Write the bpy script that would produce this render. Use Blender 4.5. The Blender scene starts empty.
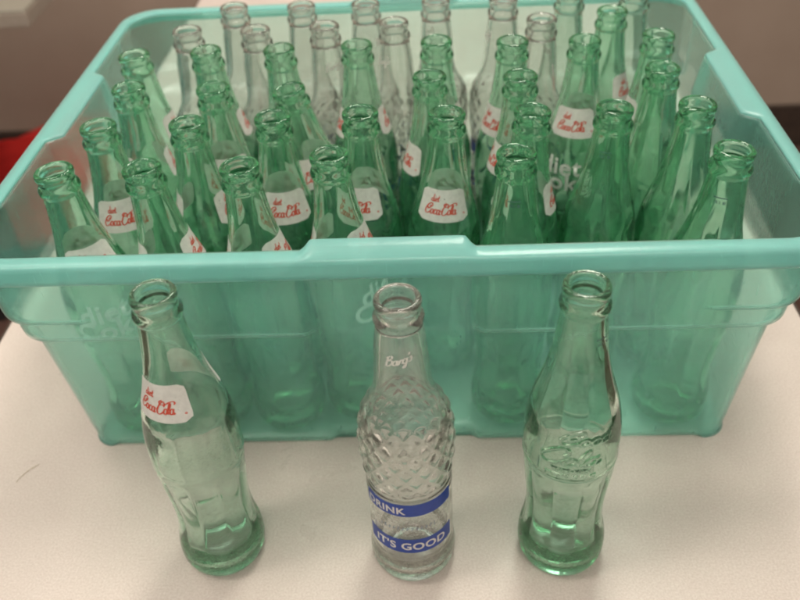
import bpy, math, random
from mathutils import Vector, Matrix
random.seed(7)
S = bpy.context.scene
C = S.collection
PI = math.pi

# ------------------------------------------------------------------ helpers
def link(name, me, mat=None, parent=None, smooth=True):
    o = bpy.data.objects.new(name, me); C.objects.link(o)
    if mat is not None:
        if not me.materials: me.materials.append(mat)
    if parent is not None: o.parent = parent
    if smooth:
        me.polygons.foreach_set('use_smooth', [True] * len(me.polygons))
    return o

def mesh(name, vs, fs):
    me = bpy.data.meshes.new(name); me.from_pydata(vs, [], fs); me.validate(); me.update(); return me

def thing(name, label, cat, loc=(0, 0, 0), group=None):
    o = bpy.data.objects.new(name, None); C.objects.link(o)
    o.location = loc; o['label'] = label; o['category'] = cat
    if group: o['group'] = group
    return o

def box(x0, x1, y0, y1, z0, z1, bev=0.0, seg=3):
    import bmesh
    bm = bmesh.new(); bmesh.ops.create_cube(bm, size=1)
    for v in bm.verts:
        v.co = Vector(((x0 + x1) / 2 + v.co.x * (x1 - x0), (y0 + y1) / 2 + v.co.y * (y1 - y0), (z0 + z1) / 2 + v.co.z * (z1 - z0)))
    if bev: bmesh.ops.bevel(bm, geom=bm.edges[:], offset=bev, segments=seg, profile=.5, affect='EDGES')
    me = bpy.data.meshes.new('box'); bm.to_mesh(me); bm.free(); return me

def interp(tab, z):
    if z <= tab[0][0]: return tab[0][1]
    for i in range(len(tab) - 1):
        a, b = tab[i], tab[i + 1]
        if z <= b[0]:
            t = (z - a[0]) / (b[0] - a[0])
            # Catmull-Rom-ish tangent
            p0 = tab[i - 1] if i else a; p3 = tab[i + 2] if i + 2 < len(tab) else b
            m1 = (b[1] - p0[1]) / max(1e-9, b[0] - p0[0]) * (b[0] - a[0])
            m2 = (p3[1] - a[1]) / max(1e-9, p3[0] - a[0]) * (b[0] - a[0])
            t2, t3 = t * t, t * t * t
            return (2*t3 - 3*t2 + 1) * a[1] + (t3 - 2*t2 + t) * m1 + (-2*t3 + 3*t2) * b[1] + (t3 - t2) * m2
    return tab[-1][1]

def sstep(a, b, x):
    t = min(1, max(0, (x - a) / (b - a))); return t * t * (3 - 2 * t)

# ------------------------------------------------------------------ materials
def newmat(name):
    m = bpy.data.materials.new(name); m.use_nodes = True
    nt = m.node_tree; nt.nodes.clear()
    out = nt.nodes.new('ShaderNodeOutputMaterial')
    return m, nt, out
def N(nt, t, **k):
    n = nt.nodes.new(t)
    for a, v in k.items():
        if a.startswith('i_'):
            n.inputs[a[2:].replace('_', ' ')].default_value = v
        else: setattr(n, a, v)
    return n
def L(nt, a, b): nt.links.new(a, b)

def glass_mat(name, col, dens, film, wear, rough=0.0):
    m, nt, out = newmat(name)
    g = N(nt, 'ShaderNodeBsdfGlass', i_IOR=1.48, i_Roughness=rough)
    g.inputs['Color'].default_value = (1, 1, 1, 1)
    tc = N(nt, 'ShaderNodeTexCoord'); oi = N(nt, 'ShaderNodeObjectInfo')
    sh = N(nt, 'ShaderNodeVectorMath', operation='ADD')           # every bottle gets its own flaws
    L(nt, tc.outputs['Object'], sh.inputs[0]); L(nt, oi.outputs['Location'], sh.inputs[1])
    n = N(nt, 'ShaderNodeTexNoise', i_Scale=45.0, i_Detail=0.0)
    L(nt, sh.outputs[0], n.inputs['Vector'])
    b = N(nt, 'ShaderNodeBump', i_Strength=.25, i_Distance=.0012)
    L(nt, n.outputs['Fac'], b.inputs['Height']); L(nt, b.outputs['Normal'], g.inputs['Normal'])
    # a faint dusty film on old returned bottles, denser in scuffed rings at belly and heel
    d = N(nt, 'ShaderNodeBsdfDiffuse'); d.inputs['Color'].default_value = (*film, 1)
    n2 = N(nt, 'ShaderNodeTexNoise', i_Scale=80.0, i_Detail=2.0, i_Roughness=.7)
    L(nt, sh.outputs[0], n2.inputs['Vector'])
    mr = N(nt, 'ShaderNodeMapRange'); mr.inputs[1].default_value = .4; mr.inputs[2].default_value = .8
    mr.inputs[3].default_value = wear * .5; mr.inputs[4].default_value = wear * 1.8
    L(nt, n2.outputs['Fac'], mr.inputs[0])
    sx = N(nt, 'ShaderNodeSeparateXYZ'); L(nt, tc.outputs['Object'], sx.inputs[0])
    zr = N(nt, 'ShaderNodeMapRange'); zr.inputs[2].default_value = .24; L(nt, sx.outputs['Z'], zr.inputs[0])
    ring = N(nt, 'ShaderNodeValToRGB'); el = ring.color_ramp.elements
    el[0].position = 0; el[0].color = (.3, .3, .3, 1); el[1].position = 1; el[1].color = (.5, .5, .5, 1)
    for p_, c_ in ((.045, 1), (.09, .85), (.13, .0), (.47, 0), (.51, .8), (.56, .75), (.62, 0), (.90, 0), (.93, .6), (.96, .2)):
        e_ = el.new(p_); e_.color = (c_, c_, c_, 1)
    L(nt, zr.outputs[0], ring.inputs[0])
    mp = N(nt, 'ShaderNodeMapping'); mp.inputs['Scale'].default_value = (1, 1, 3.5); L(nt, sh.outputs[0], mp.inputs['Vector'])
    n4 = N(nt, 'ShaderNodeTexNoise', i_Scale=560.0, i_Detail=1.0, i_Roughness=.75); L(nt, mp.outputs[0], n4.inputs['Vector'])
    m5 = N(nt, 'ShaderNodeMapRange'); m5.inputs[1].default_value = .54; m5.inputs[2].default_value = .66; m5.inputs[3].default_value = 0; m5.inputs[4].default_value = .34
    L(nt, n4.outputs['Fac'], m5.inputs[0])
    mu = N(nt, 'ShaderNodeMath', operation='MULTIPLY'); L(nt, m5.outputs[0], mu.inputs[0]); L(nt, ring.outputs[0], mu.inputs[1])
    ad = N(nt, 'ShaderNodeMath', operation='ADD', use_clamp=True); L(nt, mu.outputs[0], ad.inputs[0]); L(nt, mr.outputs[0], ad.inputs[1])
    mx = N(nt, 'ShaderNodeMixShader'); L(nt, ad.outputs[0], mx.inputs[0])
    L(nt, g.outputs[0], mx.inputs[1]); L(nt, d.outputs[0], mx.inputs[2])
    L(nt, mx.outputs[0], out.inputs['Surface'])
    v = N(nt, 'ShaderNodeVolumeAbsorption', i_Density=dens); v.inputs['Color'].default_value = (*col, 1)
    L(nt, v.outputs[0], out.inputs['Volume'])
    return m

GFILM = (.17, .62, .32)
GREEN = glass_mat('green_glass', (.05, .89, .38), 44, GFILM, .075)
DEEP = glass_mat('deep_green_glass', (.05, .87, .36), 56, GFILM, .075)
HEROG = glass_mat('returnable_green_glass', (.05, .77, .36), 38, (.28, .54, .34), .075)
LIGHTG = glass_mat('light_green_glass', (.07, .78, .40), 34, (.36, .58, .40), .065)
GREEN2 = glass_mat('pale_green_glass', (.10, .76, .40), 30, (.4, .6, .45), .05)
CLEAR = glass_mat('clear_glass', (.62, .82, .60), 9, (.70, .69, .60), .075)

def paint_mat(name, col, rough=.35, var=.14, scale=260, thin=.3, chip=.75):
    """fired-on enamel: a little translucent, rubbed and pin-holed differently on each bottle"""
    m, nt, out = newmat(name)
    p = N(nt, 'ShaderNodeBsdfPrincipled', i_Roughness=rough)
    tc = N(nt, 'ShaderNodeTexCoord'); oi = N(nt, 'ShaderNodeObjectInfo')
    sh = N(nt, 'ShaderNodeVectorMath', operation='ADD'); L(nt, tc.outputs['Object'], sh.inputs[0]); L(nt, oi.outputs['Random'], sh.inputs[1])
    n = N(nt, 'ShaderNodeTexNoise', i_Scale=float(scale), i_Detail=4.0)
    L(nt, sh.outputs[0], n.inputs['Vector'])
    r = N(nt, 'ShaderNodeValToRGB')
    r.color_ramp.elements[0].position = .3; r.color_ramp.elements[0].color = (*[c * (1 - var) for c in col], 1)
    r.color_ramp.elements[1].position = .7; r.color_ramp.elements[1].color = (*col, 1)
    L(nt, n.outputs['Fac'], r.inputs[0]); L(nt, r.outputs[0], p.inputs['Base Color'])
    t = N(nt, 'ShaderNodeBsdfTranslucent'); L(nt, r.outputs[0], t.inputs['Color'])
    mx = N(nt, 'ShaderNodeMixShader'); mx.inputs[0].default_value = thin
    L(nt, p.outputs[0], mx.inputs[1]); L(nt, t.outputs[0], mx.inputs[2])
    n2 = N(nt, 'ShaderNodeTexNoise', i_Scale=650.0, i_Detail=2.0, i_Roughness=.7); L(nt, sh.outputs[0], n2.inputs['Vector'])
    m2 = N(nt, 'ShaderNodeMapRange'); m2.inputs[1].default_value = chip - .06; m2.inputs[2].default_value = chip; L(nt, n2.outputs['Fac'], m2.inputs[0])
    tp = N(nt, 'ShaderNodeBsdfTransparent'); m3 = N(nt, 'ShaderNodeMixShader')
    L(nt, m2.outputs[0], m3.inputs[0]); L(nt, mx.outputs[0], m3.inputs[1]); L(nt, tp.outputs[0], m3.inputs[2]); L(nt, m3.outputs[0], out.inputs['Surface'])
    return m
WHITE = paint_mat('white_enamel', (.82, .81, .76))
WHITE2 = paint_mat('bright_white_enamel', (.93, .92, .88), thin=.15, chip=.9)
RED = paint_mat('red_enamel', (.66, .10, .06))
BLUE = paint_mat('blue_enamel', (.025, .070, .37))
GREYINK = paint_mat('grey_ink', (.10, .17, .17))
HAZE = paint_mat('worn_white_enamel', (.62, .62, .58), chip=.47)
FAINT = paint_mat('worn_blue_ink', (.30, .34, .40))

def bin_mat(name, body, dif, tr, rough):
    """frosted polypropylene: rough see-through + scattering + sheen"""
    m, nt, out = newmat(name)
    tc = N(nt, 'ShaderNodeTexCoord')
    n = N(nt, 'ShaderNodeTexNoise', i_Scale=380.0, i_Detail=0.0); L(nt, tc.outputs['Object'], n.inputs['Vector'])
    b = N(nt, 'ShaderNodeBump', i_Strength=.25, i_Distance=.0004); L(nt, n.outputs['Fac'], b.inputs['Height'])
    rf = N(nt, 'ShaderNodeBsdfRefraction', i_IOR=1.02, i_Roughness=rough); rf.inputs['Color'].default_value = (*body, 1)
    tp = N(nt, 'ShaderNodeBsdfTransparent'); tp.inputs['Color'].default_value = (*body, 1)
    m1 = N(nt, 'ShaderNodeMixShader'); m1.inputs[0].default_value = .5
    L(nt, rf.outputs[0], m1.inputs[1]); L(nt, tp.outputs[0], m1.inputs[2])
    d = N(nt, 'ShaderNodeBsdfDiffuse'); d.inputs['Color'].default_value = (*dif, 1)
    t = N(nt, 'ShaderNodeBsdfTranslucent'); t.inputs['Color'].default_value = (*dif, 1)
    m2 = N(nt, 'ShaderNodeMixShader'); m2.inputs[0].default_value = .5
    L(nt, d.outputs[0], m2.inputs[1]); L(nt, t.outputs[0], m2.inputs[2])
    n3 = N(nt, 'ShaderNodeTexNoise', i_Scale=14.0, i_Detail=1.0); L(nt, tc.outputs['Object'], n3.inputs['Vector'])
    mr = N(nt, 'ShaderNodeMapRange'); mr.inputs[3].default_value = 1 - tr - .03; mr.inputs[4].default_value = 1 - tr + .03
    # scuffs and fine vertical scratches
    mp = N(nt, 'ShaderNodeMapping'); mp.inputs['Scale'].default_value = (1, 1, .06); mp.inputs['Rotation'].default_value = (.05, .12, 0); L(nt, tc.outputs['Object'], mp.inputs['Vector'])
    n5 = N(nt, 'ShaderNodeTexNoise', i_Scale=620.0, i_Detail=1.0, i_Roughness=.6); L(nt, mp.outputs[0], n5.inputs['Vector'])
    m6 = N(nt, 'ShaderNodeMapRange'); m6.inputs[1].default_value = .70; m6.inputs[2].default_value = .80; m6.inputs[4].default_value = .10; L(nt, n5.outputs['Fac'], m6.inputs[0])
    ad = N(nt, 'ShaderNodeMath', operation='ADD', use_clamp=True); L(nt, mr.outputs[0], ad.inputs[0]); L(nt, m6.outputs[0], ad.inputs[1])
    L(nt, n3.outputs['Fac'], mr.inputs[0])
    m3 = N(nt, 'ShaderNodeMixShader'); L(nt, ad.outputs[0], m3.inputs[0])
    L(nt, m1.outputs[0], m3.inputs[1]); L(nt, m2.outputs[0], m3.inputs[2])
    g = N(nt, 'ShaderNodeBsdfGlossy', i_Roughness=.28); g.inputs['Color'].default_value = (1, 1, 1, 1); L(nt, b.outputs[0], g.inputs['Normal'])
    lw = N(nt, 'ShaderNodeLayerWeight', i_Blend=.5); L(nt, b.outputs[0], lw.inputs['Normal'])
    pw = N(nt, 'ShaderNodeMath', operation='POWER'); L(nt, lw.outputs['Facing'], pw.inputs[0]); pw.inputs[1].default_value = 4.5
    fr = N(nt, 'ShaderNodeMapRange'); fr.inputs[3].default_value = .03; fr.inputs[4].default_value = .55; L(nt, pw.outputs[0], fr.inputs[0])
    m4 = N(nt, 'ShaderNodeMixShader'); L(nt, fr.outputs[0], m4.inputs[0])
    L(nt, m3.outputs[0], m4.inputs[1]); L(nt, g.outputs[0], m4.inputs[2])
    L(nt, m4.outputs[0], out.inputs['Surface'])
    return m
BINW = bin_mat('frosted_teal_plastic', (.90, .985, .955), (.38, .86, .755), .79, .09)
BINR = bin_mat('dense_teal_plastic', (.76, .95, .92), (.38, .76, .72), .46, .18)

def laminate_mat():
    m, nt, out = newmat('speckled_laminate')
    p = N(nt, 'ShaderNodeBsdfPrincipled', i_Roughness=.42)
    tc = N(nt, 'ShaderNodeTexCoord')
    n = N(nt, 'ShaderNodeTexNoise', i_Scale=650.0, i_Detail=4.0, i_Roughness=.6); L(nt, tc.outputs['Object'], n.inputs['Vector'])
    r = N(nt, 'ShaderNodeValToRGB'); e = r.color_ramp.elements
    e[0].position = .3; e[0].color = (.56, .475, .42, 1); e[1].position = .68; e[1].color = (.70, .62, .565, 1)
    L(nt, n.outputs['Fac'], r.inputs[0])
    n2 = N(nt, 'ShaderNodeTexNoise', i_Scale=6.0, i_Detail=9.0, i_Roughness=.65); L(nt, tc.outputs['Object'], n2.inputs['Vector'])
    mx = N(nt, 'ShaderNodeMixRGB', blend_type='MULTIPLY'); mx.inputs[0].default_value = .3
    L(nt, r.outputs[0], mx.inputs[1]); L(nt, n2.outputs['Fac'], mx.inputs[2])
    L(nt, mx.outputs[0], p.inputs['Base Color'])
    n8 = N(nt, 'ShaderNodeTexNoise', i_Scale=9.0, i_Detail=6.0, i_Distortion=1.2); L(nt, tc.outputs['Object'], n8.inputs['Vector'])
    r8 = N(nt, 'ShaderNodeMapRange'); r8.inputs[1].default_value = .35; r8.inputs[2].default_value = .7; r8.inputs[3].default_value = .27; r8.inputs[4].default_value = .5
    L(nt, n8.outputs['Fac'], r8.inputs[0]); L(nt, r8.outputs[0], p.inputs['Roughness'])
    b = N(nt, 'ShaderNodeBump', i_Strength=.3, i_Distance=.0004); L(nt, n.outputs['Fac'], b.inputs['Height']); L(nt, b.outputs[0], p.inputs['Normal'])
    L(nt, p.outputs[0], out.inputs['Surface'])
    return m
LAM = laminate_mat()
def plain(name, c1, c2, scale, rough=.8, bump=.2, dist=.003):
    m, nt, out = newmat(name)
    p = N(nt, 'ShaderNodeBsdfPrincipled', i_Roughness=rough)
    tc = N(nt, 'ShaderNodeTexCoord'); n = N(nt, 'ShaderNodeTexNoise', i_Scale=float(scale), i_Detail=6.0); L(nt, tc.outputs['Object'], n.inputs['Vector'])
    r = N(nt, 'ShaderNodeValToRGB'); e = r.color_ramp.elements
    e[0].position = .3; e[0].color = (*c1, 1); e[1].position = .7; e[1].color = (*c2, 1)
    L(nt, n.outputs['Fac'], r.inputs[0]); L(nt, r.outputs[0], p.inputs['Base Color'])
    b = N(nt, 'ShaderNodeBump', i_Strength=bump, i_Distance=dist); L(nt, n.outputs['Fac'], b.inputs['Height']); L(nt, b.outputs[0], p.inputs['Normal'])
    L(nt, p.outputs[0], out.inputs['Surface'])
    return m
WALLM = plain('tan_wall_paint', (.32, .24, .185), (.36, .275, .215), 5, .7)
FLOORM = plain('dark_carpet', (.045, .02, .013), (.085, .038, .026), 120, .95, .5)
DARK = plain('dark_brown_edge', (.03, .018, .012), (.05, .03, .02), 60, .6)
DESK_SHADE = plain('painted_desk_shade', (.008, .007, .007), (.014, .011, .01), 30, .7)  # near-black colour standing for the shade under the desk
DESKM = plain('grey_desk_laminate', (.23, .21, .17), (.28, .26, .21), 200, .5)
DESKE = plain('beige_edge_band', (.30, .25, .20), (.34, .28, .23), 80, .6)
REDC = plain('red_cloth', (.6, .012, .008), (.8, .025, .018), 18, .85, .4)
METAL = plain('brown_steel', (.05, .035, .028), (.07, .05, .04), 40, .4)

# ------------------------------------------------------------------ stroke lettering
def cat(pts, n=6):
    """smooth polyline through points"""
    out = []
    P = [pts[0]] + list(pts) + [pts[-1]]
    for i in range(1, len(P) - 2):
        p0, p1, p2, p3 = P[i-1], P[i], P[i+1], P[i+2]
        for k in range(n):
            t = k / n
            out.append(tuple(.5 * ((2*p1[j]) + (-p0[j] + p2[j]) * t + (2*p0[j] - 5*p1[j] + 4*p2[j] - p3[j]) * t*t + (-p0[j] + 3*p1[j] - 3*p2[j] + p3[j]) * t**3) for j in (0, 1)))
    out.append(tuple(pts[-1])); return out

def o_(x, w=.8, h=1.0):  # closed loop
    return [(x + w*.5 + w*.5*math.sin(a), h*.5 + h*.5*math.cos(a)) for a in [k * 2*PI/10 for k in range(11)]]
SCRIPT = []   # the flowing two-word script
def w1(): # first capital, o, c, a, dash, second capital, o, l, a with flying tail
    s = []
    s.append([(1.75, 1.45), (1.95, 1.9), (1.5, 2.25), (.8, 2.0), (.25, 1.2), (.15, .45), (.6, -.05), (1.3, .05), (1.75, .4)])
    s.append([(.62, 1.35), (.8, .9), (1.5, 1.3), (1.3, 1.75)])
    s.append(o_(1.9)); s.append([(2.6, .75), (2.95, .55)])
    s.append([(3.65, .85), (3.3, 1.0), (2.95, .65), (3.1, .1), (3.55, .05), (3.9, .3)])
    s.append(o_(3.85)); s.append([(4.68, 1.0), (4.6, .35), (4.75, 0), (5.0, .2)])
    s.append([(4.95, .7), (5.45, .8)])
    s.append([(6.9, 1.35), (7.1, 1.8), (6.6, 2.3), (5.95, 1.9), (5.45, 1.0), (5.45, .3), (5.95, -.1), (6.6, .1), (7.0, .45)])
    s.append([(6.3, 2.5), (5.6, 2.2), (6.0, 1.7), (7.1, 1.75), (8.2, 2.2), (9.2, 2.35), (9.7, 2.05), (9.4, 1.75)])
    s.append(o_(7.1)); s.append([(7.8, .75), (8.05, .6)])
    s.append([(8.0, .5), (8.5, 1.4), (8.55, 1.95), (8.3, 1.9), (8.1, 1.0), (8.2, .15), (8.5, .1)])
    s.append(o_(8.6)); s.append([(9.45, 1.0), (9.35, .35), (9.5, 0), (9.85, .25)])
    return s
def shear(st, k=.3, sx=1, sy=1, dx=0, dy=0): return [[((x + k*y) * sx + dx, y * sy + dy) for x, y in s] for s in st]
def diet():
    return [o_(0, .7, .9), [(.72, 2.0), (.7, .3), (.85, 0), (1.1, .2)], [(1.25, .95), (1.2, .2), (1.35, 0), (1.6, .2)], [(1.3, 1.35), (1.36, 1.45)],
            [(1.7, .45), (2.2, .6), (2.15, .95), (1.8, .85), (1.7, .3), (1.95, 0), (2.4, .2)], [(2.7, 1.6), (2.6, .3), (2.8, 0), (3.1, .2)], [(2.35, 1.05), (3.1, 1.1)]]
def barq():
    return [[(.3, 2.0), (.2, 1.0), (.1, 0)], [(-.1, 1.9), (.8, 2.2), (1.1, 1.7), (.3, 1.15)], [(.3, 1.15), (1.15, 1.1), (1.2, .4), (.6, 0), (.1, .05)],
            o_(1.45), [(2.3, 1.0), (2.2, .3), (2.4, 0), (2.65, .3)], [(2.7, .9), (2.7, 0)], [(2.7, .5), (2.95, .95), (3.3, .9)],
            o_(3.35), [(4.2, 1.0), (4.1, 0), (4.0, -.9), (3.6, -.8), (4.3, .1)], [(4.5, 2.0), (4.4, 1.5)],
            [(5.2, .95), (4.85, .85), (5.15, .45), (4.95, 0), (4.55, .1)]]
BLK = {'T': [[(0,1),(.7,1)],[(.35,1),(.35,0)]], 'R': [[(0,0),(0,1)],[(0,1),(.5,.95),(.5,.55),(0,.5)],[(.25,.5),(.6,0)]], 'A': [[(0,0),(.35,1)],[(.35,1),(.7,0)],[(.15,.35),(.55,.35)]],
       'D': [[(0,0),(0,1)],[(0,1),(.5,.85),(.5,.15),(0,0)]], 'E': [[(0,0),(0,1)],[(0,1),(.55,1)],[(0,.5),(.45,.5)],[(0,0),(.55,0)]], 'M': [[(0,0),(0,1)],[(0,1),(.35,.3)],[(.35,.3),(.7,1)],[(.7,1),(.7,0)]],
       'K': [[(0,0),(0,1)],[(.6,1),(0,.45)],[(.15,.55),(.6,0)]], '-': [[(.1,.5),(.5,.5)]], 'O': [[(.3,1),(0,.7),(0,.3),(.3,0),(.6,.3),(.6,.7),(.3,1)]],
       'N': [[(0,0),(0,1)],[(0,1),(.6,0)],[(.6,0),(.6,1)]], 'I': [[(.2,0),(.2,1)]], 'G': [[(.6,.8),(.3,1),(0,.6),(.1,.1),(.6,.1)],[(.6,.1),(.6,.45)],[(.6,.45),(.35,.45)]], 'S': [[(.55,.85),(.25,1),(.05,.75),(.5,.3),(.3,0),(0,.15)]], ' ': [],
       'L': [[(0,1),(0,0)],[(0,0),(.5,0)]], 'C': [[(.6,.85),(.3,1),(0,.6),(.1,.15),(.6,.15)]], 'F': [[(0,0),(0,1)],[(0,1),(.55,1)],[(0,.5),(.45,.5)]], 'Z': [[(0,1),(.6,1)],[(.6,1),(0,0)],[(0,0),(.6,0)]], '1': [[(.3,1),(.3,0)]], '0': [[(.3,1),(0,.7),(0,.3),(.3,0),(.6,.3),(.6,.7),(.3,1)]]}
def block(txt, adv=.95):
    s = []; x = 0
    for ch in txt:
        for st in BLK[ch]: s.append([(px + x, py) for px, py in st])
        x += adv
    return s, x - (adv - .7)

def ribbons(strokes, wid, sharp=False):
    """2D strips of varying width -> vs2, faces"""
    vs, fs = [], []
    for s in strokes:
        P = s if (sharp or len(s) == 2) else cat(s, 5)
        if len(P) == 2:
            P = [tuple(P[0][j] + (P[1][j] - P[0][j]) * k / 4 for j in (0, 1)) for k in range(5)]
        n = len(P); b = len(vs)
        for i, q in enumerate(P):
            a = P[max(0, i-1)]; c = P[min(n-1, i+1)]
            dx, dy = c[0]-a[0], c[1]-a[1]; l = math.hypot(dx, dy) or 1
            down = abs(dy) / l     # thicker on the down strokes
            w = wid * (.55 + .75 * down) * .5
            vs += [(q[0] - dy/l*w, q[1] + dx/l*w), (q[0] + dy/l*w, q[1] - dx/l*w)]
        for i in range(n-1): fs.append((b+2*i, b+2*i+1, b+2*i+3, b+2*i+2))
    return vs, fs

def wrap(name, vs2, fs, R, phi, z0, off):
    """lay flat lettering round the bottle, phi measured from the side facing -y"""
    vs = []
    for u, v in vs2:
        z = z0 + v; th = phi + u / R(z0); r = R(z) + off
        vs.append((r * math.sin(th), -r * math.cos(th), z))
    me = mesh(name, vs, fs); return me

def fontflat(txt, size, bold=.0, space=1.0):
    cu = bpy.data.curves.new('t', 'FONT'); cu.body = txt; cu.size = size; cu.offset = bold; cu.align_x = 'CENTER'; cu.space_character = space
    cu.resolution_u = 4
    o = bpy.data.objects.new('t', cu); C.objects.link(o)
    dg = bpy.context.evaluated_depsgraph_get(); dg.update()
    me = bpy.data.meshes.new_from_object(o.evaluated_get(dg))
    import bmesh
    bm = bmesh.new(); bm.from_mesh(me)
    bmesh.ops.triangulate(bm, faces=bm.faces[:])
    vs = [(v.co.x, v.co.y) for v in bm.verts]; fs = [tuple(v.index for v in f.verts) for f in bm.faces]
    bm.free(); bpy.data.objects.remove(o); bpy.data.curves.remove(cu); bpy.data.meshes.remove(me)
    return vs, fs

def panel(name, R, phi, half, z0, z1, off, cr=.15, bow=.0, nu=36, nv=10):
    """painted patch with rounded corners"""
    Rm = R((z0+z1)/2); W = half * Rm * 2; H = z1 - z0; vs, fs = [], []
    rad = cr * H
    for j in range(nv+1):
        t = j / nv; y = t * H
        d = min(y, H - y); inset = 0
        if d < rad: inset = rad - math.sqrt(max(0, rad*rad - (rad-d)**2))
        for i in range(nu+1):
            u = (i/nu - .5) * (W - 2*inset)
            z = z0 + y + bow * (1 - (2*i/nu - 1)**2)
            th = phi + u / Rm; r = R(z) + off
            vs.append((r*math.sin(th), -r*math.cos(th), z))
    for j in range(nv):
        for i in range(nu):
            a = j*(nu+1)+i; fs.append((a, a+1, a+nu+2, a+nu+1))
    return mesh(name, vs, fs)

# ------------------------------------------------------------------ bottles
mm = lambda t: [(a/1000, b/1000) for a, b in t]
COKE = mm([(4,28.2),(9,29.8),(16,30.3),(26,29.6),(38,27.6),(50,26.5),(62,26.5),(76,27.6),(90,29.0),(104,30.0),(118,30.4),(130,30.2),(140,29.2),(150,27.4),(160,24.8),(170,21.8),(180,19.2),(192,16.9),(204,15.2),(214,14.0),(221.0,13.3)])
BARQ = mm([(4,28.0),(9,29.6),(16,30.0),(24,29.2),(34,28.6),(86,28.6),(93,28.3),(104,29.6),(118,30.9),(130,31.0),(140,30.0),(148,28.0),(155,24.8),(161,21.3),(168,18.7),(178,17.3),(192,16.4),(205,15.3),(214,14.2),(219.0,13.4)])
def finish(zt):  # crown finish: bead, groove, lip   (z, r) up to the top
    return [(zt-.0185, .0133), (zt-.0172, .0140), (zt-.0155, .01475), (zt-.0130, .01480), (zt-.0112, .0141), (zt-.0100, .01315), (zt-.0080, .01285), (zt-.0062, .01300),
            (zt-.0050, .0136), (zt-.0032, .01385), (zt-.0014, .0136), (zt-.0004, .0128), (zt, .0118), (zt-.0004, .0106), (zt-.0016, .0096)]

def glass_mesh(name, prof, zt, segs, detail, zlist=None, thick=.0027, fulln=False):
    """closed shell: outside with detail(theta,z)->dr, then inside down to a thick base"""
    vs, fs = [], []; rings = []
    def ring(r_of, z):
        b = len(vs)
        for k in range(segs):
            th = 2*PI*k/segs; r = r_of(th) if callable(r_of) else r_of
            vs.append((r*math.sin(th), -r*math.cos(th), z))
        rings.append(b)
    R = lambda z: interp(prof, z)
    # outside bottom: push-up, contact ring, heel
    vs.append((0, 0, .0042)); c0 = 0
    for r, z in ((.010, .0038), (.017, .0024), (.0205, .0008), (.0228, .0001), (.0248, .0003), (.0268, .0018)): ring(r, z)
    zs = zlist or [.004 + (prof[-1][0]-.004) * k/84 for k in range(85)]
    for z in zs:
        rr = R(z); ring(lambda th: rr + detail(th, z), z)
    fin = finish(zt)
    for z, r in fin: ring(r, z)
    # inside
    for k in range(46):
        z = zt - .004 - (zt - .004 - .013) * k/45
        t = thick if z < .15 else thick + (.0012) * sstep(.15, .2, z)
        r = min(R(min(z, prof[-1][0])) - t - .0009*(1 - sstep(.08, .14, z)), .0255)
        if z > prof[-1][0]: r = .0093
        r = max(r, .0088)
        if z < .03: r -= .0022 * (1 - sstep(.013, .03, z))
        ring(r, z)
    for r, z in ((.0215, .0090), (.018, .0068), (.012, .0070), (.006, .0078)): ring(r, z)
    vs.append((0, 0, .0080)); c1 = len(vs)-1
    a = rings[0]
    for k in range(segs): fs.append((c0, a+(k+1) % segs, a+k))
    for a, b in zip(rings[:-1], rings[1:]):
        for k in range(segs):
            k2 = (k+1) % segs; fs.append((a+k, a+k2, b+k2, b+k))
    a = rings[-1]
    for k in range(segs): fs.append((a+k, a+(k+1) % segs, c1))
    me = mesh(name, vs, fs); return me

RC = lambda z: interp(COKE, z)
RB = lambda z: interp(BARQ, z)
def flute(th, n=10, p=.5):
    return 1 - abs(math.cos(n * th / 2)) ** p
def coke_detail(labelled):
    def f(th, z):
        d = 0
        low = sstep(.022, .034, z) * (1 - sstep(.099, .104, z))
        d -= .0011 * low * flute(th, 10, .75)
        top = 1 if not labelled else sstep(-2, -1, z)
        up = (sstep(.148, .156, z) if labelled else sstep(.140, .166, z)) * (1 - sstep(.172, .205, z)) * (.35 if labelled else 1.0)
        if labelled: up *= (1 - sstep(.153, .158, z)) + sstep(.182, .190, z)
        d -= .0009 * up * flute(th)
        # band panels and the two moulded creases
        band = sstep(.106, .110, z) * (1 - sstep(.143, .147, z))
        if labelled: d -= .0007 * band * flute(th)
        for zc in ((.1045, .1475) if labelled else (.1045,)): d -= .0004 * math.exp(-((z-zc)/.0016)**2)
        d += .0004 * math.exp(-((z-.1075)/.0015)**2)
        return d
    return f
def barq_detail(th, z):
    env = sstep(.092, .098, z) * (1 - sstep(.150, .157, z))
    d = 0
    if env > 0:
        n = 15; u = th * n / (2*PI); v = (z - .094) / .0168
        a = abs(((u + v) % 1) - .5) * 2; b = abs(((u - v) % 1) - .5) * 2     # two crossing families of grooves
        g = min(1 - a, 1 - b)
        d += env * (.00105 * sstep(0, .7, g) - .0006)
    for zc in (.0915, .088, .027): d -= .0005 * math.exp(-((z-zc)/.0009)**2)
    return d

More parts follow.
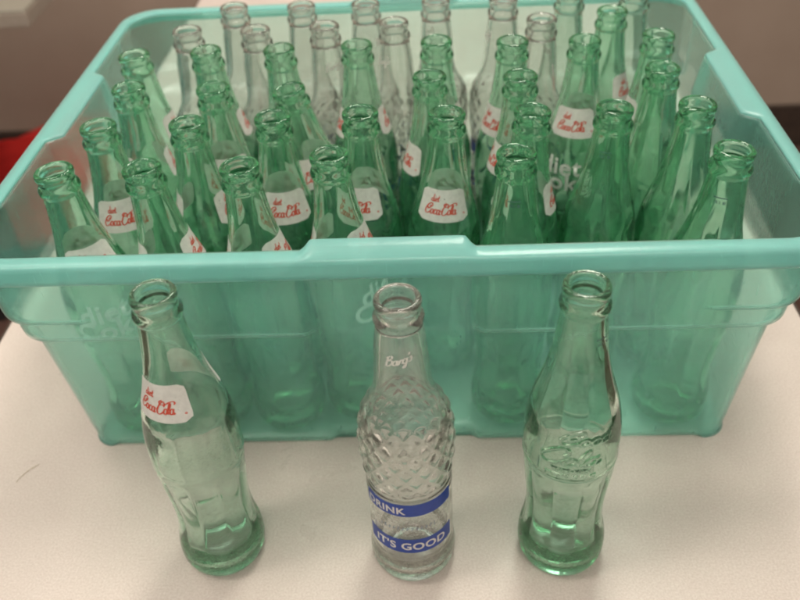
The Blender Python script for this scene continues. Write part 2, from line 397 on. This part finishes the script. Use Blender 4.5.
# coloured (painted) decorations -------------------------------------------------
LZ0, LZ1, LHALF = .1585, .1838, math.radians(52)
def deco_data(phi0):
    pan = panel('label', RC, phi0, LHALF, LZ0, LZ1, .00025, cr=.18)
    vs, fs = ribbons(shear(w1(), .28, .00265, .0036, -.0150, .0004), .00088)
    v2, f2 = ribbons(shear(diet(), .25, .0024, .0028, -.0105, .0102), .00065)
    n = len(vs); vs += v2; fs += [tuple(i+n for i in f) for f in f2]
    v3, f3 = ribbons([[(.0175 + .0005*math.cos(a), .0 + .0005*math.sin(a)) for a in [k*PI/3 for k in range(7)]]], .0005)
    n = len(vs); vs += v3; fs += [tuple(i+n for i in f) for f in f3]
    txt = wrap('script_lettering', vs, fs, RC, phi0, LZ0 + .0058, .00045)
    return pan, txt
LABF, TXTF = deco_data(0.0); LABB, TXTB = deco_data(PI)
def big_text():
    vs, fs = fontflat('diet', .0235, .00042, 1.05)
    v2, f2 = fontflat('Coke', .0235, .00042, 1.05)
    vs = [(x - .001, y + .0155) for x, y in vs]; n = len(vs)
    vs += [(x, y) for x, y in v2]; fs = fs + [tuple(i+n for i in f) for f in f2]
    return wrap('big_lettering', [(x - .0055, y) for x, y in vs], fs, RC, 0, .1085, .0008)
BIGT = big_text()
def code_mark():
    vs, fs = ribbons(block('IOLI NI')[0], .22, True)
    vs = [(x*.0013 - .004, y*.0022) for x, y in vs]
    b = [[(-.005 + .0095*k/5, .0044) for k in range(6)]]
    v2, f2 = ribbons(b, .0014, True); n = len(vs)
    return wrap('date_code', vs + v2, fs + [tuple(i+n for i in f) for f in f2], RC, 0, .2045, .0003)
CODE = code_mark()
BARQN = None
def barq_neck():
    vs, fs = ribbons(shear(barq(), .2, .0030, .0031, -.0085, -.001), .0009)
    vs = [(x, y + .28*x) for x, y in vs]
    return wrap('script_lettering', vs, fs, RB, 0, .2005, .0003)
BARQN = barq_neck()
def barq_front():
    b1 = panel('band', RB, math.radians(0), math.radians(66), .0770, .0885, .0003, cr=.04)
    b2 = panel('band', RB, math.radians(0), math.radians(66), .0380, .0525, .0003, cr=.04)
    v, f = fontflat('DRINK', .0088, .00022, 1.08); t1 = wrap('lettering', [(x - .0165, y) for x, y in v], f, RB, 0, .0795, .00055)
    v, f = fontflat("IT'S GOOD", .0100, .00025, 1.06); t2 = wrap('lettering', v, f, RB, 0, .0418, .00055)
    s, w = block('SINCE LADED ROMA'.replace('U', 'O'))
    return b1, t1, b2, t2
B1, T1, B2, T2 = barq_front()
B3 = panel('band', RB, 0, math.radians(62), .0560, .0735, .0002, cr=.1)
def faint():
    s = []; x = 0; rnd = random.Random(3)
    for k in range(13):
        h = .0026 + rnd.random()*.0012
        s.append([(x, 0), (x + .0004, h)]); s.append([(x, h*rnd.random()), (x + .0014, h*rnd.random())]); x += .0031
    v, f = ribbons(s, .0006)
    return wrap('worn_lettering', [(a - x/2, b) for a, b in v], f, RB, 0, .0625, .0004)
FAINTM = faint()

# glass meshes -------------------------------------------------------------------
G_LABEL = glass_mesh('labelled_glass', COKE, .240, 80, coke_detail(True)); G_LABEL.materials.append(GREEN)
G_PLAIN = glass_mesh('plain_glass', COKE, .240, 80, coke_detail(False)); G_PLAIN.materials.append(GREEN)
G_LIGHT = G_LABEL.copy(); G_LIGHT.materials.clear(); G_LIGHT.materials.append(LIGHTG)
G_DEEP = G_PLAIN.copy(); G_DEEP.materials.clear(); G_DEEP.materials.append(DEEP)
G_PALE = G_PLAIN.copy(); G_PALE.materials.clear(); G_PALE.materials.append(GREEN2)
G_BARQ = glass_mesh('clear_glass_body', BARQ, .2365, 120, barq_detail,
                    [.004 + .084*k/40 for k in range(40)] + [.088 + .070*k/90 for k in range(90)] + [.158 + .061*k/24 for k in range(25)]); G_BARQ.materials.append(CLEAR)
def emboss_mesh():
    ww = w1()
    st = shear(ww[:7], .28, .0070, .0042, -.0100, .0172) + shear([ww[8]] + ww[10:], .28, .0086, .0062, -.0670, -.0002)
    s2, w = block('TRADE-MARK'); s3, w3 = block('CONTENTS 10 FL OZ'.replace('U', 'O'))
    st = [[(x, y + .1225) for x, y in cat(s, 6)] for s in st]
    st += [[(x*.0026 - w*.0013, y*.0027 + .1162) for x, y in s] for s in s2]
    st += [[(x*.0020 - w3*.0010, y*.0024 + .1112) for x, y in s] for s in s3]
    seg = 384; zs = [.004 + .101*k/48 for k in range(48)] + [.105 + .052*k/130 for k in range(130)] + [.157 + .064*k/34 for k in range(35)]
    # rasterise strokes on a grid of (theta, z)
    H = {}
    def splat(u, z, wdt):
        th = u/.0302; k0 = th/(2*PI)*seg
        for k in range(int(k0)-3, int(k0)+4):
            uu = k*2*PI/seg*.0302
            j0 = (z-.105)/.0004
            for j in range(int(j0)-3, int(j0)+4):
                zz = .105 + j*.0004; d2 = (uu-u)**2 + (zz-z)**2
                h = math.exp(-d2/(wdt*wdt)); key = (k % seg, j)
                if h > H.get(key, 0): H[key] = h
    for s in st:
        wd = .00085 if s[0][1] > .1215 else .00036
        for a, b in zip(s[:-1], s[1:]):
            n = max(1, int(math.hypot(b[0]-a[0], b[1]-a[1])/.0002))
            for q in range(n): splat(a[0]+(b[0]-a[0])*q/n, a[1]+(b[1]-a[1])*q/n, wd)
    base = coke_detail(False)
    def det(th, z):
        d = base(th, z)
        if .105 < z < .1568:
            k = int(round(th/(2*PI)*seg)) % seg; j = int(round((z-.105)/.0004))
            d += .0010 * min(1, 1.7 * H.get((k, j), 0))
            # vertical stretched panels beside the script
            x = abs(math.sin(th)); 
        return d
    return glass_mesh('embossed_glass', COKE, .240, seg, det, zs)
G_EMB = emboss_mesh(); G_EMB.materials.append(HEROG)

def add(name, me, mat, parent):
    return link(name, me, mat, parent)

def proto_labelled(label, big=False, me=None):
    t = thing('soda_bottle', label, 'bottle')
    add('glass_body', me or G_LABEL, None, t)
    for a, b, in ((LABF, TXTF), (LABB, TXTB)):
        p = add('label', a, WHITE, t); add('script_lettering', b, RED, p)
    if big: add('white_lettering', BIGT, WHITE2, t)
    return t
def proto_plain(label, me, code=False):
    t = thing('soda_bottle', label, 'bottle')
    add('glass_body', me, None, t)
    if code: add('date_code', CODE, GREYINK, t)
    return t
def proto_clear(label):
    t = thing('soda_bottle', label, 'bottle')
    add('glass_body', G_BARQ, None, t)
    add('script_lettering', BARQN, WHITE, t)
    for b, x in ((B1, T1), (B2, T2)):
        p = add('band', b, BLUE, t); add('lettering', x, WHITE, p)
    p = add('worn_band', B3, HAZE, t); add('worn_lettering', FAINTM, FAINT, p)
    return t
def dup(root):
    r = root.copy(); C.objects.link(r)
    for ch in list(root.children):
        c = ch.copy(); C.objects.link(c); c.parent = r
        for g in ch.children:
            d = g.copy(); C.objects.link(d); d.parent = c
    return r

CAM = Vector((.0356, -.6718, .533))
def stand(o, base, top, phi_rel, zb=0.0, h=.240):
    """stand on base (x,y); mouth centre at top (x,y); phi = where the print faces, from the viewer's side"""
    ax = Vector((top[0]-base[0], top[1]-base[1], h)).normalized()
    q = Vector((0, 0, 1)).rotation_difference(ax)
    fc = math.atan2(CAM.x - base[0], base[1] - CAM.y)
    o.rotation_mode = 'QUATERNION'
    from mathutils import Quaternion
    o.rotation_quaternion = q @ Quaternion((0, 0, 1), fc + math.radians(phi_rel))
    o.location = (base[0], base[1], zb)

# three bottles in front of the tub ----------------------------------------------
h1 = proto_labelled('green bottle with white red-script neck label, standing left in front of the tub', False, G_LIGHT)
stand(h1, (-.1296, -.2939), (-.1296, -.2939), -44)
h2 = proto_clear("clear diamond-patterned bottle with blue DRINK and IT'S GOOD bands, in front of the tub")
stand(h2, (.0095, -.2990), (.0095, -.2990), -4)
h3 = proto_plain('pale green bottle with embossed script, standing right in front of the tub', G_EMB, True)
stand(h3, (.1146, -.2955), (.1146, -.2955), 4)
for c in h3.children:
    if c.name.startswith('date_code'): c.rotation_euler = (0, 0, math.radians(50))

# bottles in the tub: mouth (x, y) in mm, kind, facing --------------------------------
ROWS = [
 ('front row', [(-234,-157,'B',5),(-172,-156,'L',80),(-103,-159,'L',62),(-42,-147,'B',66),(87,-153,'P',0),(232,-157,'P',-5)]),
 ('second row from front', [(-222,-92,'L',-8),(-154,-92,'L',74),(-90,-87,'L',0),(-24,-84,'L',-20),(41,-90,'L',-6),(104,-91,'L',95),(164,-90,'P',-10),(224,-89,'N',0)]),
 ('third row from front', [(-217,-26,'L',100),(-146,-32,'L',4),(-87,-31,'L',-20),(28,-24,'L',-78),(100,-30,'L',-70),(212,-25,'N',0)]),
 ('fourth row from front', [(-231,42,'L',76),(-168,45,'L',98),(-103,43,'L',90),(-35,45,'L',95),(34,47,'L',-95),(99,40,'L',-45),(160,37,'B',-10),(223,43,'L',-80)]),
 ('fifth row from front', [(-198,103,'C',30),(-133,98,'C',60),(-69,101,'C',20),(-5,104,'C',-50),(130,98,'C',140),(194,103,'L',75)]),
 ('back row', [(-164,160,'C',40),(-97,156,'C',100),(-34,155,'C',60),(34,155,'C',-140),(99,152,'C',-70),(162,150,'G',0),(223,147,'G',0)])]
pr = {'L': lambda: proto_labelled('x'), 'B': lambda: proto_labelled('x', True), 'P': lambda: proto_plain('x', G_DEEP, True),
      'N': lambda: proto_plain('x', G_DEEP), 'G': lambda: proto_plain('x', G_PALE), 'C': lambda: proto_clear('x')}
WORD = ['first', 'second', 'third', 'fourth', 'fifth', 'sixth', 'seventh', 'eighth']
def base_solve():
    T = [(x/1000, y/1000) for _, r in ROWS for x, y, _, _ in r]
    B = [list(t) for t in T]
    for i, t in enumerate(T):
        if abs(t[0] + .087) < .001 and abs(t[1] + .031) < .001: B[i] = [-.040, -.024]
    for it in range(600):
        for i in range(len(B)):
            for j in range(i):
                for f in (0.0, .5):      # keep clear at the base and at the belly
                    pi = [B[i][k]*(1-f) + T[i][k]*f for k in (0, 1)]; pj = [B[j][k]*(1-f) + T[j][k]*f for k in (0, 1)]
                    dx, dy = pi[0]-pj[0], pi[1]-pj[1]; d = math.hypot(dx, dy) or 1e-6
                    if d < .0617:
                        s = (.0617 - d) * .3 / d
                        B[i][0] += dx*s; B[i][1] += dy*s; B[j][0] -= dx*s; B[j][1] -= dy*s
            B[i][0] = max(-.2195, min(.2195, B[i][0])); B[i][1] = max(-.1565, min(.1565, B[i][1]))
    return T, B
T_, B_ = base_solve()
made = {}; n = 0
for rowname, row in ROWS:
    order = sorted(range(len(row)), key=lambda i: row[i][0])
    for i, (x, y, kind, ph) in enumerate(row):
        if kind not in made: made[kind] = pr[kind](); o = made[kind]
        else: o = dup(made[kind])
        zc = .0035
        stand(o, B_[n], T_[n], ph, zc, .2365 if kind == 'C' else .240)
        look = {'L': 'green bottle with white red-script label', 'B': 'green bottle with large white lettering',
                'P': 'unlabelled green bottle with dark neck print', 'N': 'plain unlabelled deep green bottle',
                'G': 'plain pale green bottle', 'C': 'clear bottle with diamond pattern'}[kind]
        pos = order.index(i); last = len(row) - 1
        where = 'leftmost' if pos == 0 else 'rightmost' if pos == last else WORD[pos] + ' from left'
        if abs(x + 87) < 1 and abs(y + 31) < 1: look = 'green bottle leaning to the left'
        o['label'] = f'{look}, {where} in tub\'s {rowname}'
        o['group'] = 'clear bottles in the tub' if kind == 'C' else 'green bottles in the tub'
        n += 1

# ------------------------------------------------------------------ the tub
def fixn(me):
    import bmesh
    bm = bmesh.new(); bm.from_mesh(me); bmesh.ops.recalc_face_normals(bm, faces=bm.faces[:]); bm.to_mesh(me); bm.free(); return me
def tub():
    BX, BY, RAD, KC, KX = .2615, .1945, .022, .45, .85
    # loop of (x, y, nx, ny, corner?) around the footprint, spaced finely
    loop = []
    def edge(x0, y0, x1, y1, nx, ny, n):
        for k in range(n): loop.append((x0+(x1-x0)*k/n, y0+(y1-y0)*k/n, nx, ny, 0))
    def corner(cx, cy, a0, n=14):
        for k in range(n):
            a = a0 + (PI/2)*k/n; loop.append((cx+RAD*math.cos(a), cy+RAD*math.sin(a), math.cos(a), math.sin(a), 1))
    edge(-BX+RAD, -BY, BX-RAD, -BY, 0, -1, 150); corner(BX-RAD, -BY+RAD, -PI/2)
    edge(BX, -BY+RAD, BX, BY-RAD, 1, 0, 110); corner(BX-RAD, BY-RAD, 0)
    edge(BX-RAD, BY, -BX+RAD, BY, 0, 1, 150); corner(-BX+RAD, BY-RAD, PI/2)
    edge(-BX, BY-RAD, -BX, -BY+RAD, -1, 0, 110); corner(-BX+RAD, -BY+RAD, PI)
    prof = [(0, -.006), (.0006, -.002), (.003, 0), (.02, .0022), (.05, .0052), (.09, .0095), (.126, .0135), (.1305, .0143), (.1330, .0175), (.1345, .0205), (.140, .0212), (.150, .0217), (.1535, .0219), (.1560, .0222), (.160, .0224), (.18, .0234), (.20, .0243), (.2085, .0247), (.2120, .0255)]
    def cmask(l):   # 1 on the plain middle panels
        x, y, nx, ny, c = l
        t = abs(x) if abs(ny) > .9 else abs(y - .007)
        w = .058 if abs(ny) > .9 else .0575
        return 0 if c else 1 - sstep(w - .0035, w + .0035, t)
    def kmask(l):   # 1 on the corner blocks
        x, y, nx, ny, c = l
        if c: return 1
        if abs(ny) > .9: return sstep(.197, .203, abs(x)) if False else sstep(.2, .206, abs(x))
        return sstep(.137, .143, abs(y))
    def off(l, z, o):
        cm = cmask(l)
        lin = .0247 * z/.2085 if z < .2085 else o
        o2 = (1-cm)*o + cm*(min(o, lin) - .0040*(1 - sstep(.19, .2085, z)))
        if abs(l[2]) > .9: o2 -= cm * .013 * sstep(.02, .19, z)      # hand-hold shelf on the short sides
        o2 += kmask(l) * .0055 * sstep(.1535, .1565, z) * (1 - sstep(.2090, .2120, z))
        return o2
    vs, fs = [], []; rings = []; n = len(loop)
    def ring(f):
        rings.append(len(vs))
        for l in loop:
            o, z = f(l); x, y, nx, ny, c = l; g = o*(1-KC)
            if c: vs.append((x + KX*(math.copysign(g, x) + nx*o*KC), y + math.copysign(g, y) + ny*o*KC, z))
            elif abs(ny) > .9: vs.append((x*(BX-RAD+g*KX)/(BX-RAD), y + ny*o, z))
            else: vs.append((x + KX*nx*o, y*(BY-RAD+g)/(BY-RAD), z))
    # floor: shrink towards the middle
    for s in (.02, .5, .9, .965):
        rings.append(len(vs))
        for l in loop: vs.append((l[0]*s, l[1]*s, .0022 if s < .93 else .0006))
    for z, o in prof: ring(lambda l: (off(l, z, o), z))
    for a, b in zip(rings[:-1], rings[1:]):
        for k in range(n): fs.append((a+k, a+(k+1) % n, b+(k+1) % n, b+k))
    vs.append((0, 0, .0022)); c = len(vs)-1
    for k in range(n): fs.append((rings[0]+(k+1) % n, rings[0]+k, c))
    t = thing('storage_tub', 'large translucent teal plastic tub full of empty glass bottles on the table', 'storage tub', (0, 0, .0005))
    w = link('tub_wall', fixn(mesh('tub_wall', vs, fs)), BINW, t)
    so = w.modifiers.new('thickness', 'SOLIDIFY'); so.thickness = .0016; so.offset = -1 if False else 1
    so.offset = -1
    # rim: lip rolled outwards with a skirt, raised finger tab in the middle of the long sides
    def tab(l):
        if l[4] or abs(l[3]) < .9 : return 0
        return 1 - sstep(.047, .054, abs(l[0]))
    def shelf(l, o): return .0145 * cmask(l) * (1 - sstep(.027, .0335, o)) if abs(l[2]) > .9 else 0
    vs, fs, rings = [], [], []
    rp = [(.2122, .0257), (.2136, .0268), (.2142, .0285), (.2144, .0330), (.2140, .0372), (.2126, .0392), (.2095, .0400), (.2040, .0403), (.2000, .0406)]
    for z, o in rp:
        k = 1 - sstep(.0290, .0385, o)
        ring(lambda l: (o - .0035*tab(l)*k - shelf(l, o), z + tab(l)*.0065*k))
    inner = [(.2000, .0390), (.2040, .0388), (.2095, .0384), (.2118, .0370), (.2124, .0330), (.2121, .0290), (.2112, .0272)]
    for z, o in inner:
        k = 1 - sstep(.0290, .0385, o)
        ring(lambda l: (o - .0035*tab(l)*k - shelf(l, o), z + tab(l)*.0065*k))
    m = len(rings)
    for q in range(m):
        a, b = rings[q], rings[(q+1) % m]
        for k in range(n): fs.append((a+k, a+(k+1) % n, b+(k+1) % n, b+k))
    # the tab's front web down to the wall
    link('rim', fixn(mesh('rim', vs, fs)), BINR, t)
    return t
tub()

# ------------------------------------------------------------------ the table
TX0, TX1, TY0, TY1 = -.396, .368, -.74, 1.09
tb = thing('folding_table', 'long pale speckled laminate folding table under the tub and the bottles', 'table', (0, 0, 0))
link('tabletop', box(TX0, TX1, TY0, TY1, -.022, 0, .0015), LAM, tb, False)
import bmesh
def edge_band():
    bm = bmesh.new()
    for a in ((TX0-.003, TX0+.0, TY0, TY1), (TX1, TX1+.003, TY0, TY1), (TX0-.003, TX1+.003, TY0-.003, TY0), (TX0-.003, TX1+.003, TY1, TY1+.003)):
        x0, x1, y0, y1 = a
        r = bmesh.ops.create_cube(bm, size=1)
        for v in r['verts']: v.co = Vector(((x0+x1)/2+v.co.x*(x1-x0), (y0+y1)/2+v.co.y*(y1-y0), -.0115+v.co.z*.020))
    me = bpy.data.meshes.new('edge_band'); bm.to_mesh(me); bm.free(); return me
link('edge_band', edge_band(), DARK, tb, False)
for x in (TX0+.06, TX1-.06):
    for y in (TY0+.2, TY1-.2):
        link('leg', box(x-.013, x+.013, y-.013, y+.013, -.75, -.022, .003), METAL, tb, False)
for y in (TY0+.2, TY1-.2):
    link('stretcher', box(TX0+.073, TX1-.073, y-.010, y+.010, -.62, -.60, .003), METAL, tb, False)

def fibre():
    pts = cat([(-.0075, -.012), (-.0055, -.005), (-.002, .001), (.002, .006), (.0075, .0105)], 6)
    vs, fs = [], []
    for i, (x, y) in enumerate(pts):
        a = pts[max(0, i-1)]; c = pts[min(len(pts)-1, i+1)]; dx, dy = c[0]-a[0], c[1]-a[1]; l = math.hypot(dx, dy)
        for k in range(5):
            t = 2*PI*k/5; w = .00022*math.cos(t); vs.append((x - dy/l*w, y + dx/l*w, .0006 + .0007*abs(math.sin(i*.35)) + .00022*math.sin(t)))
    for i in range(len(pts)-1):
        for k in range(5): fs.append((i*5+k, i*5+(k+1) % 5, (i+1)*5+(k+1) % 5, (i+1)*5+k))
    return mesh('fibre', vs, fs)
fb = link('loose_fibre', fibre(), plain('straw_fibre', (.34, .28, .17), (.42, .34, .2), 90)); fb.location = (-.3065, -.2225, 0); fb.rotation_euler = (0, 0, .0); fb.scale = (.8, .8, .8)
fb['label'] = 'thin curved straw coloured fibre lying on the tabletop at far left'; fb['category'] = 'fibre'

# ------------------------------------------------------------------ room beyond
def struct(name, me, mat):
    o = link(name, me, mat, None, False); o['kind'] = 'structure'; return o
struct('floor', mesh('floor', [(-4, -3, -.75), (4, -3, -.75), (4, 4, -.75), (-4, 4, -.75)], [(0, 1, 2, 3)]), FLOORM)
WY = 1.62
struct('wall', box(-4, 4, WY, WY+.1, -.746, 2.0), WALLM)
struct('skirting', box(-4, 4, WY-.014, WY-.001, -.746, -.62, .003), DARK)

# desk corner at upper left
dk = thing('desk', 'grey laminate desk corner with dark block for shade beneath, behind the table at upper left', 'desk', (-.7175, .862, .0))
dk.rotation_euler = (0, 0, math.radians(2.0))
def desk_parts():
    link('desktop', box(-.599, 0, 0, .40, -.004, 0.0, .001), DESKM, dk, False)
    link('edge_band', box(-.6, 0.001, -.001, .401, -.031, -.0045, .002), DESKE, dk, False)
    link('shade_block', box(-.58, -.30, .03, .22, -.75, -.0315, .002), DESK_SHADE, dk, False)  # black block put in for the shade below the desktop
desk_parts()

# red bag slumped against the table's far-left side
def red_bag():
    vs, fs = [], []; nu, nv = 40, 22; rnd = random.Random(5)
    for j in range(nv+1):
        t = j/nv
        for i in range(nu):
            a = 2*PI*i/nu
            w = .19*(1 - .55*t**1.5); d = .14*(1 - .8*t**1.3)
            f = 1 + .05*math.sin(5*a + 3*t) + .04*math.sin(9*a - 7*t) + .06*math.sin(3*a + 9*t)*t
            vs.append((w*f*math.cos(a)*(1 + .15*math.sin(t*3)), d*f*math.sin(a), .46*t + .03*math.sin(2*a)*t))
    for j in range(nv):
        for i in range(nu):
            a = j*nu+i; b = j*nu+(i+1) % nu; fs.append((a, b, b+nu, a+nu))
    fs.append(tuple(range(nu))[::-1]); fs.append(tuple(nv*nu+i for i in range(nu)))
    return mesh('red_bag', vs, fs)
rb = link('cloth_bag', red_bag(), REDC); rb.location = (-1.03, 1.36, -.749); rb.scale = (1.6, 1.1, .54); rb.rotation_euler = (0, 0, .5)
rb['label'] = 'slumped bright red cloth bag on the floor beyond the tub\'s left side'; rb['category'] = 'bag'

# ------------------------------------------------------------------ light
def area(name, loc, sx, sy, power, col, target=(0, 0, 0)):
    l = bpy.data.lights.new(name, 'AREA'); l.shape = 'RECTANGLE'; l.size = sx; l.size_y = sy; l.energy = power; l.color = col
    o = bpy.data.objects.new(name, l); C.objects.link(o); o.location = loc
    o.rotation_euler = (Vector(target) - Vector(loc)).to_track_quat('-Z', 'Y').to_euler(); return o
area('ceiling_or_fill_lamp', (.25, .55, 1.75), .32, 1.2, 31, (1, .925, .825), (.05, 0, 0))
area('ceiling_or_fill_lamp', (-.9, -.5, 1.75), .32, 1.2, 14, (1, .925, .825), (0, -.1, 0))
area('ceiling_or_fill_lamp', (.2, -1.5, 1.75), 1.2, .32, 13, (1, .925, .825), (0, -.1, 0))
area('ceiling_or_fill_lamp', (-.9, .5, 1.75), .5, .5, 9, (1, .925, .825), (-.9, 1.3, 0))  # added fill lamp, brightens the wall and floor on the left
W = bpy.data.worlds.new('World'); S.world = W; W.use_nodes = True
nt = W.node_tree; bg = nt.nodes['Background']
tc = N(nt, 'ShaderNodeTexCoord'); sp = N(nt, 'ShaderNodeSeparateXYZ'); L(nt, tc.outputs['Generated'], sp.inputs[0])
r = N(nt, 'ShaderNodeValToRGB'); e = r.color_ramp.elements
e[0].position = .35; e[0].color = (.20, .16, .14, 1); e[1].position = .75; e[1].color = (.55, .50, .45, 1)
mr = N(nt, 'ShaderNodeMapRange'); mr.inputs[1].default_value = -1; mr.inputs[2].default_value = 1
L(nt, sp.outputs['Z'], mr.inputs[0]); L(nt, mr.outputs[0], r.inputs[0]); L(nt, r.outputs[0], bg.inputs['Color'])
bg.inputs['Strength'].default_value = 1.1

# ------------------------------------------------------------------ camera
cd = bpy.data.cameras.new('camera'); co = bpy.data.objects.new('camera', cd); C.objects.link(co); S.camera = co
yaw, pitch, roll = math.radians(-3.7713), math.radians(38.6939), math.radians(-3.6855)
F = Vector((math.sin(yaw)*math.cos(pitch), math.cos(yaw)*math.cos(pitch), -math.sin(pitch)))
R_ = F.cross(Vector((0, 0, 1))).normalized(); U_ = R_.cross(F)
R2 = math.cos(roll)*R_ + math.sin(roll)*U_; U2 = -math.sin(roll)*R_ + math.cos(roll)*U_
M = Matrix((R2, U2, -F)).transposed().to_4x4(); M.translation = CAM
co.matrix_world = M
cd.sensor_width = 36; cd.lens = 858.3/800*36; cd.clip_end = 50; cd.clip_start = .02
cd.dof.use_dof = True; cd.dof.focus_distance = .56; cd.dof.aperture_fstop = 7

# ------------------------------------------------------------------ render
S.render.engine = 'CYCLES'
cy = S.cycles
cy.max_bounces = 18; cy.transmission_bounces = 18; cy.transparent_max_bounces = 32; cy.glossy_bounces = 6; cy.diffuse_bounces = 3; cy.volume_bounces = 0; cy.use_light_tree = False
cy.caustics_refractive = True; cy.caustics_reflective = False; cy.blur_glossy = .8
cy.sample_clamp_indirect = 4; cy.use_adaptive_sampling = True; cy.adaptive_threshold = .055; cy.adaptive_min_samples = 16
cy.filter_width = 2.0; cy.use_denoising = True; cy.denoiser = 'OPENIMAGEDENOISE'
S.view_settings.view_transform = 'Standard'; S.view_settings.look = 'None'; S.view_settings.exposure = 0; S.view_settings.gamma = 1
